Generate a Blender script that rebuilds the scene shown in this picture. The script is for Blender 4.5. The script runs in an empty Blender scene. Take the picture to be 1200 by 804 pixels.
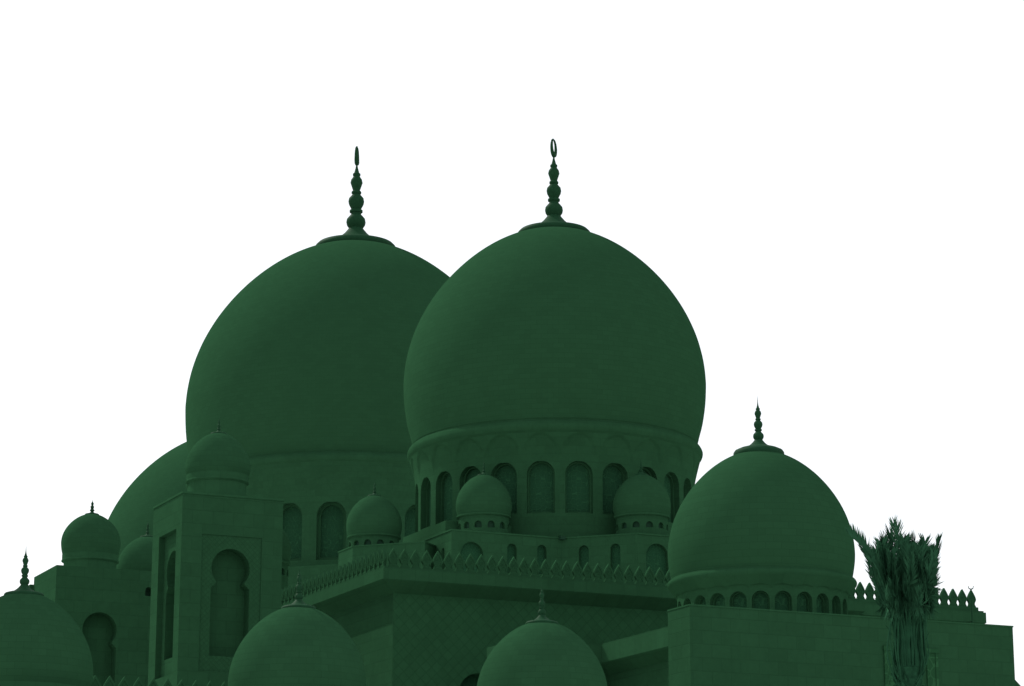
import bpy, math, random
from mathutils import Vector
random.seed(7)
S = bpy.context.scene
COL = S.collection
PI = math.pi
R_ = math.radians

# ------------------------------------------------------------------ camera maths
# world axes follow the mosque: +X along its front walls, +Y away behind them.
F = 3075.0                     # focal length in photograph pixels (1200 wide)
PITCH = R_(13.88)
HEAD = R_(24.6)                # camera heading, clockwise from +Y
EYE = 1.7
CP, SP = math.cos(PITCH), math.sin(PITCH)
FW = Vector((math.sin(HEAD), math.cos(HEAD), 0))
RT = Vector((math.cos(HEAD), -math.sin(HEAD), 0))

def ray(px, py):
    x = (px - 600) / F
    y = (402 - py) / F
    fw = CP - y * SP
    return (FW + RT * (x / fw) + Vector((0, 0, (SP + y * CP) / fw)))
def at(px, py, D):
    p = ray(px, py) * D
    p.z += EYE
    return p
def at_x(px, py, X):
    d = ray(px, py); p = d * (X / d.x); p.z += EYE; return p
def at_y(px, py, Y):
    d = ray(px, py); p = d * (Y / d.y); p.z += EYE; return p
def zof(py, D):
    return at(600, py, D).z
def mpp(py, D):                # metres per photograph pixel, sideways
    y = (402 - py) / F
    return D / (F * (CP - y * SP))

# ------------------------------------------------------------------ materials
def new_mat(name):
    m = bpy.data.materials.new(name); m.use_nodes = True
    nt = m.node_tree; b = nt.nodes['Principled BSDF']
    b.inputs['Specular IOR Level'].default_value = 0.0
    b.inputs['Roughness'].default_value = 0.75
    return m, nt, b
def N(nt, t, **kw):
    n = nt.nodes.new(t)
    for k, v in kw.items(): setattr(n, k, v)
    return n
def math_node(nt, op, a, b):
    n = N(nt, 'ShaderNodeMath', operation=op)
    for i, v in enumerate((a, b)):
        if hasattr(v, 'links') or hasattr(v, 'is_output'): nt.links.new(v, n.inputs[i])
        else: n.inputs[i].default_value = v
    return n.outputs[0]

def stone(name, col, bw=1.2, bh=0.6, mortar=0.025, joint=0.80, var=0.10, rot=0.0, offset=0.5, noise=0.10, bump=0.25):
    """cut stone in courses: every block a slightly different tone, thin darker joints"""
    m, nt, b = new_mat(name); L = nt.links
    uv = N(nt, 'ShaderNodeUVMap'); uv.uv_map = 'UVMap'
    mp = N(nt, 'ShaderNodeMapping'); mp.inputs['Rotation'].default_value = (0, 0, rot)
    L.new(uv.outputs[0], mp.inputs[0])
    br = N(nt, 'ShaderNodeTexBrick'); br.offset = offset
    br.inputs['Scale'].default_value = 1
    br.inputs['Brick Width'].default_value = bw; br.inputs['Row Height'].default_value = bh
    br.inputs['Mortar Size'].default_value = mortar; br.inputs['Mortar Smooth'].default_value = 0.6
    br.inputs['Color1'].default_value = (1 - var, 1 - var, 1 - var, 1)
    br.inputs['Color2'].default_value = (1 + var * 0.6, 1 + var * 0.6, 1 + var * 0.6, 1)
    br.inputs['Mortar'].default_value = (joint, joint, joint, 1)
    L.new(mp.outputs[0], br.inputs['Vector'])
    tc = N(nt, 'ShaderNodeTexCoord')
    n1 = N(nt, 'ShaderNodeTexNoise'); n1.inputs['Scale'].default_value = 0.35; n1.inputs['Detail'].default_value = 6
    n2 = N(nt, 'ShaderNodeTexNoise'); n2.inputs['Scale'].default_value = 3.0; n2.inputs['Detail'].default_value = 5
    L.new(tc.outputs['Object'], n1.inputs['Vector']); L.new(tc.outputs['Object'], n2.inputs['Vector'])
    s = math_node(nt, 'ADD', n1.outputs['Fac'], n2.outputs['Fac'])
    mr = N(nt, 'ShaderNodeMapRange'); mr.inputs['From Min'].default_value = 0.7; mr.inputs['From Max'].default_value = 1.3
    mr.inputs['To Min'].default_value = 1 - noise; mr.inputs['To Max'].default_value = 1 + noise
    L.new(s, mr.inputs['Value'])
    mul = N(nt, 'ShaderNodeVectorMath', operation='MULTIPLY'); L.new(br.outputs['Color'], mul.inputs[0])
    mul.inputs[1].default_value = col
    sc = N(nt, 'ShaderNodeVectorMath', operation='SCALE'); L.new(mul.outputs[0], sc.inputs[0]); L.new(mr.outputs[0], sc.inputs['Scale'])
    L.new(sc.outputs[0], b.inputs['Base Color'])
    if bump:
        bp = N(nt, 'ShaderNodeBump'); bp.inputs['Strength'].default_value = bump; bp.inputs['Distance'].default_value = 0.02
        inv = math_node(nt, 'SUBTRACT', 1.0, br.outputs['Fac'])
        h = math_node(nt, 'ADD', inv, math_node(nt, 'MULTIPLY', n2.outputs['Fac'], 0.5))
        L.new(h, bp.inputs['Height']); L.new(bp.outputs[0], b.inputs['Normal'])
    return m

def lattice(name, bg, bar, scale, width=0.06):
    m, nt, b = new_mat(name); L = nt.links
    uv = N(nt, 'ShaderNodeUVMap'); uv.uv_map = 'UVMap'
    vo = N(nt, 'ShaderNodeTexVoronoi', feature='DISTANCE_TO_EDGE'); vo.inputs['Scale'].default_value = scale
    vo.inputs['Randomness'].default_value = 0.55
    L.new(uv.outputs[0], vo.inputs['Vector'])
    mr = N(nt, 'ShaderNodeMapRange'); mr.inputs['From Min'].default_value = width * 0.5; mr.inputs['From Max'].default_value = width
    mr.inputs['To Min'].default_value = 1; mr.inputs['To Max'].default_value = 0
    L.new(vo.outputs['Distance'], mr.inputs['Value'])
    mx = N(nt, 'ShaderNodeMix', data_type='RGBA'); L.new(mr.outputs[0], mx.inputs['Factor'])
    mx.inputs['A'].default_value = (*bg, 1); mx.inputs['B'].default_value = (*bar, 1)
    L.new(mx.outputs['Result'], b.inputs['Base Color'])
    bp = N(nt, 'ShaderNodeBump'); bp.inputs['Strength'].default_value = 0.6; bp.inputs['Distance'].default_value = 0.05
    L.new(mr.outputs[0], bp.inputs['Height']); L.new(bp.outputs[0], b.inputs['Normal'])
    return m

def plain(name, col, rough=0.7, spec=0.0, noise=0.15, scale=4.0):
    m, nt, b = new_mat(name); L = nt.links
    b.inputs['Roughness'].default_value = rough; b.inputs['Specular IOR Level'].default_value = spec
    tc = N(nt, 'ShaderNodeTexCoord')
    n1 = N(nt, 'ShaderNodeTexNoise'); n1.inputs['Scale'].default_value = scale; n1.inputs['Detail'].default_value = 5
    L.new(tc.outputs['Object'], n1.inputs['Vector'])
    mr = N(nt, 'ShaderNodeMapRange'); mr.inputs['From Min'].default_value = 0.3; mr.inputs['From Max'].default_value = 0.7
    mr.inputs['To Min'].default_value = 1 - noise; mr.inputs['To Max'].default_value = 1 + noise
    L.new(n1.outputs['Fac'], mr.inputs['Value'])
    sc = N(nt, 'ShaderNodeVectorMath', operation='SCALE'); sc.inputs[0].default_value = col
    L.new(mr.outputs[0], sc.inputs['Scale']); L.new(sc.outputs[0], b.inputs['Base Color'])
    return m

GREEN = (0.0162, 0.0560, 0.0256)
TRIM = (0.0180, 0.0620, 0.0284)
M_DOME = stone('dome_marble_large', GREEN, 0.95, 0.42, 0.02, 0.84, 0.05, noise=0.022, bump=0.10)
M_DOME_S = stone('dome_marble_small', GREEN, 0.75, 0.33, 0.016, 0.82, 0.06, noise=0.03, bump=0.10)
M_WALL = stone('wall_marble', GREEN, 1.25, 0.78, 0.03, 0.86, 0.065, noise=0.08)
M_DRUM = stone('drum_marble', GREEN, 1.3, 0.66, 0.025, 0.87, 0.06, noise=0.08)
M_TRIM = stone('trim_marble', TRIM, 0.95, 3.0, 0.03, 0.88, 0.06, noise=0.08, offset=0.0)
M_DIAMOND = stone('diamond_marble', (0.0190, 0.0680, 0.0305), 0.55, 0.55, 0.03, 0.82, 0.06, rot=R_(45), offset=0.0, noise=0.08, bump=0.5)
M_FRAME = stone('fretted_marble', GREEN, 0.22, 0.22, 0.022, 0.84, 0.06, rot=R_(45), offset=0.0, noise=0.06, bump=0.5)
M_MERLON = plain('merlon_marble', GREEN, noise=0.12, scale=2)
M_GLASS = lattice('window_screen', (0.0132, 0.0505, 0.0246), (0.0180, 0.0670, 0.0315), 2.2, 0.07)
M_GLASS_S = lattice('small_window_screen', (0.0125, 0.0500, 0.0242), (0.0180, 0.0680, 0.0320), 3.4, 0.07)
M_METAL = plain('finial_metal', (0.0110, 0.0430, 0.0200), rough=0.6, spec=0.015, noise=0.10)
M_CARVE = lattice('carved_panel', (0.0150, 0.0560, 0.0240), (0.0215, 0.0770, 0.0330), 1.6, 0.10)
M_ROOF = plain('pale_roof_screed', (0.62, 0.66, 0.62), noise=0.08, scale=0.3)
M_PAVE = stone('pale_plaza_marble', (0.66, 0.68, 0.66), 3.0, 1.5, 0.02, 0.8, 0.06, noise=0.06)
M_SAND = plain('desert_sand', (0.42, 0.38, 0.30), noise=0.15, scale=0.05)
M_LEAF = plain('palm_leaf', (0.0200, 0.0690, 0.0355), rough=0.7, spec=0.0, noise=0.12, scale=1.5)
M_RACHIS = plain('palm_stalk', (0.0120, 0.0460, 0.0235), noise=0.25, scale=3)
M_BARK = plain('palm_bark', (0.0115, 0.0440, 0.0225), noise=0.4, scale=5)
M_DARK = plain('dark_fitting', (0.0085, 0.0350, 0.0180), rough=0.5, spec=0.05, noise=0.1)

# ------------------------------------------------------------------ mesh builder
class MB:
    def __init__(s): s.v = []; s.f = []; s.uv = []
    def vert(s, p): s.v.append(tuple(p)); return len(s.v) - 1
    def face(s, idx, uv=None):
        s.f.append(tuple(idx)); s.uv.append(uv)
    def poly(s, pts, uv=None): s.face([s.vert(p) for p in pts], uv)
    def box(s, a, b):
        x0, y0, z0 = a; x1, y1, z1 = b
        s.prism([(x0, y0), (x1, y0), (x1, y1), (x0, y1)], z0, z1)
    def prism(s, pts, z0, z1, skip=(), top=True, bottom=True):
        n = len(pts)
        for i in range(n):
            if i in skip: continue
            a, b = pts[i], pts[(i + 1) % n]
            s.poly([(a[0], a[1], z0), (b[0], b[1], z0), (b[0], b[1], z1), (a[0], a[1], z1)])
        if top: s.poly([(p[0], p[1], z1) for p in pts])
        if bottom: s.poly([(p[0], p[1], z0) for p in reversed(pts)])
    def loft(s, loops, cap0=True, cap1=True):
        ids = [[s.vert(p) for p in lp] for lp in loops]
        n = len(ids[0])
        for a, b in zip(ids[:-1], ids[1:]):
            for i in range(n):
                j = (i + 1) % n
                s.face((a[i], a[j], b[j], b[i]))
        if cap0: s.face(tuple(reversed(ids[0])))
        if cap1: s.face(tuple(ids[-1]))
    def lathe(s, c, prof, n=64, a0=0.0, ref=None):
        ref = ref or max(r for r, z in prof)
        ln = 0.0; rows = []
        for k, (r, z) in enumerate(prof):
            if k: ln += math.hypot(r - prof[k - 1][0], z - prof[k - 1][1])
            if r < 1e-5: rows.append(([s.vert((c[0], c[1], z))] * n, ln))
            else: rows.append(([s.vert((c[0] + r * math.sin(a0 + 2 * PI * i / n), c[1] - r * math.cos(a0 + 2 * PI * i / n), z)) for i in range(n)], ln))
        for (ra, la), (rb, lb) in zip(rows[:-1], rows[1:]):
            for i in range(n):
                j = (i + 1) % n
                u0, u1 = ref * 2 * PI * i / n, ref * 2 * PI * (i + 1) / n
                idx = [ra[i], ra[j], rb[j], rb[i]]; uv = [(u0, la), (u1, la), (u1, lb), (u0, lb)]
                if ra[i] == ra[j]: idx = [ra[i], rb[j], rb[i]]; uv = [uv[0], uv[2], uv[3]]
                elif rb[i] == rb[j]: idx = [ra[i], ra[j], rb[i]]; uv = [uv[0], uv[1], uv[2]]
                s.face(idx, uv)
    def tube(s, pts, rad, n=6):
        pts = [Vector(p) for p in pts]; rings = []
        for i, p in enumerate(pts):
            t = (pts[min(i + 1, len(pts) - 1)] - pts[max(i - 1, 0)]).normalized()
            up = Vector((0, 0, 1)) if abs(t.z) < 0.9 else Vector((1, 0, 0))
            a = t.cross(up).normalized(); b = t.cross(a).normalized()
            r = rad[i] if isinstance(rad, (list, tuple)) else rad
            rings.append([s.vert(p + (a * math.cos(2 * PI * k / n) + b * math.sin(2 * PI * k / n)) * r) for k in range(n)])
        for ra, rb in zip(rings[:-1], rings[1:]):
            for k in range(n):
                s.face((ra[k], ra[(k + 1) % n], rb[(k + 1) % n], rb[k]))
        s.face(tuple(reversed(rings[0]))); s.face(tuple(rings[-1]))

WORLD = {}
def link(o, parent, origin):
    COL.objects.link(o)
    WORLD[o.name] = Vector(origin)
    if parent:
        o.parent = parent; o.location = Vector(origin) - WORLD[parent.name]
    else: o.location = origin
def build(name, mb, mat, parent=None, smooth=None, origin=None):
    vs = mb.v
    if origin is None:
        xs = [p[0] for p in vs]; ys = [p[1] for p in vs]; zs = [p[2] for p in vs]
        origin = ((min(xs) + max(xs)) / 2, (min(ys) + max(ys)) / 2, min(zs))
    me = bpy.data.meshes.new(name)
    me.from_pydata([(p[0] - origin[0], p[1] - origin[1], p[2] - origin[2]) for p in vs], [], mb.f)
    ul = me.uv_layers.new(name='UVMap')
    li = 0
    for pi, poly in enumerate(me.polygons):
        uv = mb.uv[pi]
        if uv is None:
            nrm = poly.normal
            if abs(nrm.z) > 0.75: tx, ty = Vector((1, 0, 0)), Vector((0, 1, 0))
            else:
                tx = Vector((-nrm.y, nrm.x, 0)).normalized(); ty = Vector((0, 0, 1))
            for k in poly.loop_indices:
                p = Vector(vs[me.loops[k].vertex_index])
                ul.data[k].uv = (p.dot(tx), p.dot(ty))
        else:
            for q, k in enumerate(poly.loop_indices): ul.data[k].uv = uv[q]
    me.materials.append(mat)
    if smooth is not None:
        me.shade_smooth(); me.set_sharp_from_angle(angle=R_(smooth))
    o = bpy.data.objects.new(name, me)
    link(o, parent, origin)
    return o
def thing(name, label, cat, loc, group=None):
    o = bpy.data.objects.new(name, None); o.empty_display_size = 0.5
    link(o, None, Vector(loc)); tag(o, label, cat, group); return o
def tag(o, label=None, cat=None, group=None, kind=None):
    if label: o['label'] = label
    if cat: o['category'] = cat
    if group: o['group'] = group
    if kind: o['kind'] = kind
def dup(o, parent, origin, rotz=0):
    c = o.copy(); link(c, parent, Vector(origin)); c.rotation_euler = (0, 0, rotz); return c

def crom(pts, k=6):
    out = []
    for i in range(len(pts) - 1):
        p0 = pts[max(i - 1, 0)]; p1 = pts[i]; p2 = pts[i + 1]; p3 = pts[min(i + 2, len(pts) - 1)]
        for j in range(k):
            t = j / k
            out.append(tuple(0.5 * (2 * b + (c - a) * t + (2 * a - 5 * b + 4 * c - d) * t * t + (3 * b - a - 3 * c + d) * t ** 3)
                             for a, b, c, d in zip(p0, p1, p2, p3)))
    out.append(tuple(pts[-1])); return out

# ------------------------------------------------------------------ walls with openings
def arch_half(w, sill, top):
    """round-headed opening, half width w"""
    spring = top - w
    zs = [sill, spring] + [spring + w * math.sin(PI / 2 * i / 8) for i in range(1, 9)]
    hs = [w, w] + [w * math.cos(PI / 2 * i / 8) for i in range(1, 9)]
    return list(zip(zs, hs))
def keyhole(w, sill, top, nip=0.75):
    """horseshoe arch: a circle of radius w above jambs of half width w, pinched between"""
    c = top - w; a0 = -math.acos(nip)
    out = [(sill, w), (c + w * math.sin(a0) - 0.35 * w, w), (c + w * math.sin(a0) - 0.1 * w, w * nip), (c + w * math.sin(a0), w * nip)]
    for i in range(1, 15):
        a = a0 + (PI / 2 - a0) * i / 14
        out.append((c + w * math.sin(a), w * math.cos(a)))
    return out
def rect_half(w, sill, top): return [(sill, w), (top, w), (top + 1e-4, 0.0)]

def opening_wall(mb, Mf, sL, sR, sc, z0, z1, outline, depth, nseg=2):
    def row(sa, sb, n): return [sa + (sb - sa) * i / n for i in range(n + 1)]
    def strip(ra, za, rb, zb):
        for i in range(len(ra) - 1):
            mb.poly([Mf(ra[i], za, 0), Mf(ra[i + 1], za, 0), Mf(rb[i + 1], zb, 0), Mf(rb[i], zb, 0)],
                    [(ra[i], za), (ra[i + 1], za), (rb[i + 1], zb), (rb[i], zb)])
    full = row(sL, sR, 2 * nseg + 2)
    if outline[0][0] > z0 + 1e-4: strip(full, z0, full, outline[0][0])
    strip(full, outline[-1][0], full, z1)
    for (za, ha), (zb, hb) in zip(outline[:-1], outline[1:]):
        strip(row(sL, sc - ha, nseg), za, row(sL, sc - hb, nseg), zb)
        strip(row(sc + ha, sR, nseg), za, row(sc + hb, sR, nseg), zb)
        for sg in (-1, 1):
            q = [Mf(sc + sg * ha, za, 0), Mf(sc + sg * ha, za, depth), Mf(sc + sg * hb, zb, depth), Mf(sc + sg * hb, zb, 0)]
            if sg < 0: q.reverse()
            mb.poly(q, [(0, za), (depth, za), (depth, zb), (0, zb)])
    z, h = outline[0]
    mb.poly([Mf(sc - h, z, 0), Mf(sc + h, z, 0), Mf(sc + h, z, depth), Mf(sc - h, z, depth)])
def pane_mesh(mb, Mf, sc, outline, d, grow=1.04, n=4):
    for (za, ha), (zb, hb) in zip(outline[:-1], outline[1:]):
        for i in range(n):
            f0, f1 = -1 + 2 * i / n, -1 + 2 * (i + 1) / n
            ss = [(sc + f0 * ha * grow, za), (sc + f1 * ha * grow, za), (sc + f1 * hb * grow, zb), (sc + f0 * hb * grow, zb)]
            mb.poly([Mf(s_, z_, d) for s_, z_ in ss], ss)
def flat(P, Q):
    P = Vector((P[0], P[1], 0)); Q = Vector((Q[0], Q[1], 0)); d = (Q - P).normalized(); inn = Vector((-d.y, d.x, 0))
    return (lambda s_, z_, dd: (P.x + d.x * s_ + inn.x * dd, P.y + d.y * s_ + inn.y * dd, z_)), (Q - P).length
def cyl(c, r, th):
    def Mf(s_, z_, d):
        a = th + s_ / r
        return (c[0] + (r - d) * math.sin(a), c[1] - (r - d) * math.cos(a), z_)
    return Mf

def rect(x0, y0, x1, y1, o=0.0): return [(x0 - o, y0 - o), (x1 + o, y0 - o), (x1 + o, y1 + o), (x0 - o, y1 + o)]
def ring3(r, z): return [(p[0], p[1], z) for p in r]
def cornice(x0, y0, x1, y1, o, zw, zb, zt):
    """soffit sloping out from the wall at zw to a fascia between zb and zt"""
    mb = MB()
    mb.loft([ring3(rect(x0, y0, x1, y1, -0.2), zw - 0.05), ring3(rect(x0, y0, x1, y1, 0.012), zw), ring3(rect(x0, y0, x1, y1, o - 0.06), zb - 0.05),
             ring3(rect(x0, y0, x1, y1, o), zb), ring3(rect(x0, y0, x1, y1, o), zt), ring3(rect(x0, y0, x1, y1, o - 0.12), zt + 0.02),
             ring3(rect(x0, y0, x1, y1, o - 0.12), zt + 0.12), ring3(rect(x0, y0, x1, y1, o - 0.75), zt + 0.12)], cap1=False)
    return mb

# merlon: leaf-shaped crest on a waisted foot, with a sunk flower panel
def merlon_mesh(h=1.28, w=0.70, t=0.20):
    half = [(0.48, 0), (0.48, 0.045), (0.41, 0.09), (0.335, 0.17), (0.33, 0.23), (0.39, 0.31), (0.47, 0.38), (0.505, 0.44), (0.49, 0.51), (0.435, 0.60), (0.355, 0.69), (0.26, 0.78), (0.155, 0.87), (0.06, 0.95), (0.0, 1.0)]
    pts = [(-a * w, b * h) for a, b in half[:-1]] + [(0, h)] + [(a * w, b * h) for a, b in reversed(half[:-1])]
    pts.reverse()
    mb = MB(); n = len(pts)
    cz = 0.46 * h
    def ringp(k, y): return [mb.vert((x * k, y, cz + (z - cz) * (k if k < 1 else 1))) for x, z in pts]
    f0 = ringp(1, -t / 2); f1 = ringp(0.72, -t / 2 - 0.0); f2 = ringp(0.64, -t / 2 + 0.04)
    b0 = ringp(1, t / 2)
    for A, B in ((f0, f1), (f1, f2)):
        for i in range(n):
            j = (i + 1) % n; mb.face((A[i], B[i], B[j], A[j]))
    mb.face(tuple(reversed(f2)))
    for i in range(n):
        j = (i + 1) % n; mb.face((f0[i], f0[j], b0[j], b0[i]))
    mb.face(tuple(b0))
    # raised rosette in the sunk panel
    for k in range(5):
        a = 2 * PI * k / 5 + PI / 2
        c = (0.09 * math.cos(a), -t / 2 + 0.035, cz + 0.02 + 0.11 * math.sin(a))
        ring = [mb.vert((c[0] + 0.05 * math.cos(q), c[1], c[2] + 0.05 * math.sin(q))) for q in [2 * PI * i / 6 for i in range(6)]]
        tip = mb.vert((c[0], c[1] - 0.03, c[2]))
        for i in range(6): mb.face((ring[i], ring[(i + 1) % 6], tip))
    return mb
_merlon = None
def add_merlon(parent, p, rotz):
    global _merlon
    if _merlon is None:
        _merlon = build('merlon', merlon_mesh(), M_MERLON, parent, origin=(0, 0, 0))
        _merlon.location = Vector(p) - WORLD[parent.name]; _merlon.rotation_euler = (0, 0, rotz); WORLD[_merlon.name] = Vector(p)
        return _merlon
    return dup(_merlon, parent, p, rotz)

# ------------------------------------------------------------------ finials and domes
def finial(parent, c, z, U, crescent=None, tip=1.16, name='finial', fat=1.0):
    z += 0.085 * U
    pr = [(0.42, -0.13), (0.33, -0.085), (0.25, -0.035), (0.20, 0.0), (0.15, 0.045), (0.105, 0.10), (0.092, 0.12), (0.098, 0.13), (0.118, 0.16), (0.126, 0.20), (0.118, 0.245), (0.085, 0.285), (0.066, 0.305), (0.066, 0.325),
          (0.085, 0.335), (0.085, 0.362), (0.062, 0.375), (0.075, 0.40), (0.095, 0.44), (0.103, 0.48), (0.095, 0.525), (0.065, 0.56), (0.05, 0.58), (0.064, 0.59), (0.064, 0.612), (0.046, 0.63),
          (0.062, 0.68), (0.080, 0.735), (0.07, 0.78), (0.042, 0.82), (0.05, 0.835), (0.05, 0.858), (0.034, 0.87), (0.016, 0.94), (0.007, 1.0)]
    if not crescent: pr[-1] = (0.009, 1.0); pr.append((0.001, tip))
    else: pr.append((0.0, 1.005))
    mb = MB(); mb.lathe(c, [(r * U * (fat if h > 0.1 else 1), z + h * U) for r, h in pr] + ([] if crescent else [(0, z + tip * U)]), 20)
    f = build(name, mb, M_METAL, parent, smooth=40)
    if crescent:
        az, hh = crescent
        w = Vector((math.sin(az), math.cos(az), 0)); cz = z + U * 1.0 + hh * U
        pts, rad = [], []
        for i in range(33):
            a = -PI / 2 - R_(168) + R_(336) * i / 32
            t = abs(i - 16) / 16
            pts.append((c[0] + w.x * math.cos(a) * hh * U * 0.9, c[1] + w.y * math.cos(a) * hh * U * 0.9, cz + math.sin(a) * hh * U))
            rad.append(U * (0.030 - 0.017 * t))
        m2 = MB(); m2.tube(pts, rad, 8)
        build('crescent', m2, M_METAL, f, smooth=60)
    return f

UP = [(math.cos(PI / 2 * k / 30), math.sin(PI / 2 * k / 30) + 0.09 * math.sin(PI / 2 * k / 30) ** 4) for k in range(30)]
def shell_profile(R, zc, zf, low):
    pts = [(r * R, zc - d * R) for r, d in low] + [(r * R, zc + zf * h * R) for r, h in UP]
    return crom(pts, 3) + [(0, zc + zf * 1.09 * R)]
def capz(R, zc, zf, frac):
    for (r0, h0), (r1, h1) in zip(UP[:-1], UP[1:]):
        if r1 <= frac <= r0:
            t = (r0 - frac) / (r0 - r1); return zc + zf * R * (h0 + (h1 - h0) * t)
def cap(parent, c, R, zc, zf, frac, thick=0.05):
    rc = frac * R; z = capz(R, zc, zf, frac) + 0.01 * R; e = thick * rc
    mb = MB()
    mb.lathe(c, [(rc * 0.86, z - e * 0.8), (rc * 0.97, z - e * 1.2), (rc * 1.01, z - e * 0.2), (rc * 1.0, z + e * 0.8), (rc * 0.94, z + e * 1.6), (rc * 0.75, z + e * 2.4), (rc * 0.45, z + e * 3.2), (0, z + e * 3.6)], 64)
    build('cap', mb, M_METAL, parent, smooth=50)
    return z + e * 3.1

def drum_windows(parent, c, r, z0, z1, n, phase, w, sill, top, depth, mat_pane, cam_az, mat=None, wname='window', frame=0.0):
    """cylindrical drum pierced by n round-headed windows; returns the drum object"""
    mb = MB(); b = 2 * PI * r / n; panes = []
    ol = arch_half(w, sill, top)
    for k in range(n):
        th = phase + 2 * PI * k / n
        Mf = cyl(c, r, th)
        if math.cos(th - cam_az) > -0.15:
            opening_wall(mb, Mf, -b / 2, b / 2, 0, z0, z1, ol, depth, 2)
            panes.append(Mf)
        else:
            for i in range(4):
                s0, s1 = -b / 2 + b * i / 4, -b / 2 + b * (i + 1) / 4
                mb.poly([Mf(s0, z0, 0), Mf(s1, z0, 0), Mf(s1, z1, 0), Mf(s0, z1, 0)], [(s0, z0), (s1, z0), (s1, z1), (s0, z1)])
    d = build('drum', mb, mat or M_DRUM, parent)
    for Mf in panes:
        p = MB()
        if frame:
            il = arch_half(w - frame, sill + frame * 1.3, top - frame)
            opening_wall(p, lambda s_, z_, q, Mf=Mf: Mf(s_, z_, q + depth * 0.62), -w * 1.02, w * 1.02, 0, sill, sill + frame * 1.3 + 0.01, [(sill + 0.001, 0.001), (sill + 0.002, 0.001)], 0.01, 1)
            # stone surround: ring between the opening and the inner outline
            oo = arch_half(w, sill, top)
            for ((za, ha), (zb, hb)), ((zc_, hc), (zd, hd)) in zip(zip(oo[:-1], oo[1:]), zip(il[:-1], il[1:])):
                for sg in (-1, 1):
                    q = [Mf(sg * ha, za, depth * 0.62), Mf(sg * hc, zc_, depth * 0.62), Mf(sg * hd, zd, depth * 0.62), Mf(sg * hb, zb, depth * 0.62)]
                    p.poly(q if sg < 0 else q[::-1])
                    q = [Mf(sg * hc, zc_, depth * 0.62), Mf(sg * hc, zc_, depth), Mf(sg * hd, zd, depth), Mf(sg * hd, zd, depth * 0.62)]
                    p.poly(q if sg < 0 else q[::-1])
            wo = build(wname, p, M_TRIM, d)
            q = MB(); pane_mesh(q, Mf, 0, il, depth * 0.92)
            # the pane is kept in the same window mesh as a second material
            me = wo.data; base = len(me.vertices)
            join_mesh(wo, q, mat_pane)
        else:
            pane_mesh(p, Mf, 0, ol, depth * 0.9)
            build(wname, p, mat_pane, d)
    return d
def join_mesh(o, mb, mat):
    """append mb (world coordinates) to an existing unrotated object as a further material slot"""
    me = o.data; org = WORLD[o.name]
    ov = [tuple(v.co) for v in me.vertices]; of = [tuple(p.vertices) for p in me.polygons]; om = [p.material_index for p in me.polygons]
    ouv = [tuple(l.uv) for l in me.uv_layers[0].data]; mats = list(me.materials)
    nb = len(ov)
    nv = ov + [(p[0] - org[0], p[1] - org[1], p[2] - org[2]) for p in mb.v]
    nf = of + [tuple(i + nb for i in f) for f in mb.f]
    m2 = bpy.data.meshes.new(me.name); m2.from_pydata(nv, [], nf)
    ul = m2.uv_layers.new(name='UVMap')
    flat_uv = ouv + [u for uv, f in zip(mb.uv, mb.f) for u in (uv or [(0, 0)] * len(f))]
    for k, u in enumerate(flat_uv): ul.data[k].uv = u
    for m in mats: m2.materials.append(m)
    m2.materials.append(mat)
    for i, p in enumerate(m2.polygons): p.material_index = om[i] if i < len(om) else len(mats)
    o.data = m2; bpy.data.meshes.remove(me)

def scalloped_cove(c, r0, r1, z0, z1, n, phase, a_frac, ztop):
    """cornice flaring out from drum radius r0 to r1, hollowed by a blind arch over every window"""
    mb = MB(); per, rows = 24, 30; nn = n * per
    b = 2 * PI * r0 / n; a = a_frac * b
    zs0 = z0 + 0.02 * (z1 - z0); k = (ztop - zs0) / a
    grid = []
    for j in range(rows + 1):
        z = z0 + (z1 - z0) * j / rows; t = j / rows; line = []
        for i in range(nn):
            s_ = ((i / per) % 1.0 - 0.5) * b
            fl = r0 + (r1 - r0) * (t ** 1.25)
            inner = r0 + (r1 - r0) * (0.15 * t + 0.62 * t ** 2)
            e = math.hypot(s_ / a, max(0, (z - zs0)) / (a * k))
            q = min(1, max(0, (e - 0.95) / 0.07)); q = q * q * (3 - 2 * q)
            th = phase + (i / per - 0.5) * 2 * PI / n
            r = inner + (fl - inner) * q
            line.append((mb.vert((c[0] + r * math.sin(th), c[1] - r * math.cos(th), z)), i / per * b, z))
        grid.append(line)
    for j in range(rows):
        for i in range(nn):
            i2 = (i + 1) % nn
            A, B, C, D = grid[j][i], grid[j][i2], grid[j + 1][i2], grid[j + 1][i]
            du = b / per
            mb.face((A[0], B[0], C[0], D[0]), [(A[1], A[2]), (A[1] + du, A[2]), (A[1] + du, D[2]), (A[1], D[2])])
    return mb

def cam_azimuth(c):            # azimuth (in lathe convention) of the direction from c to the camera
    d = Vector((-c[0], -c[1], 0)).normalized()
    return math.atan2(d.x, -d.y)

LOW = [(.925, .42), (.945, .36), (.972, .26), (.992, .13)]

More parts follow.
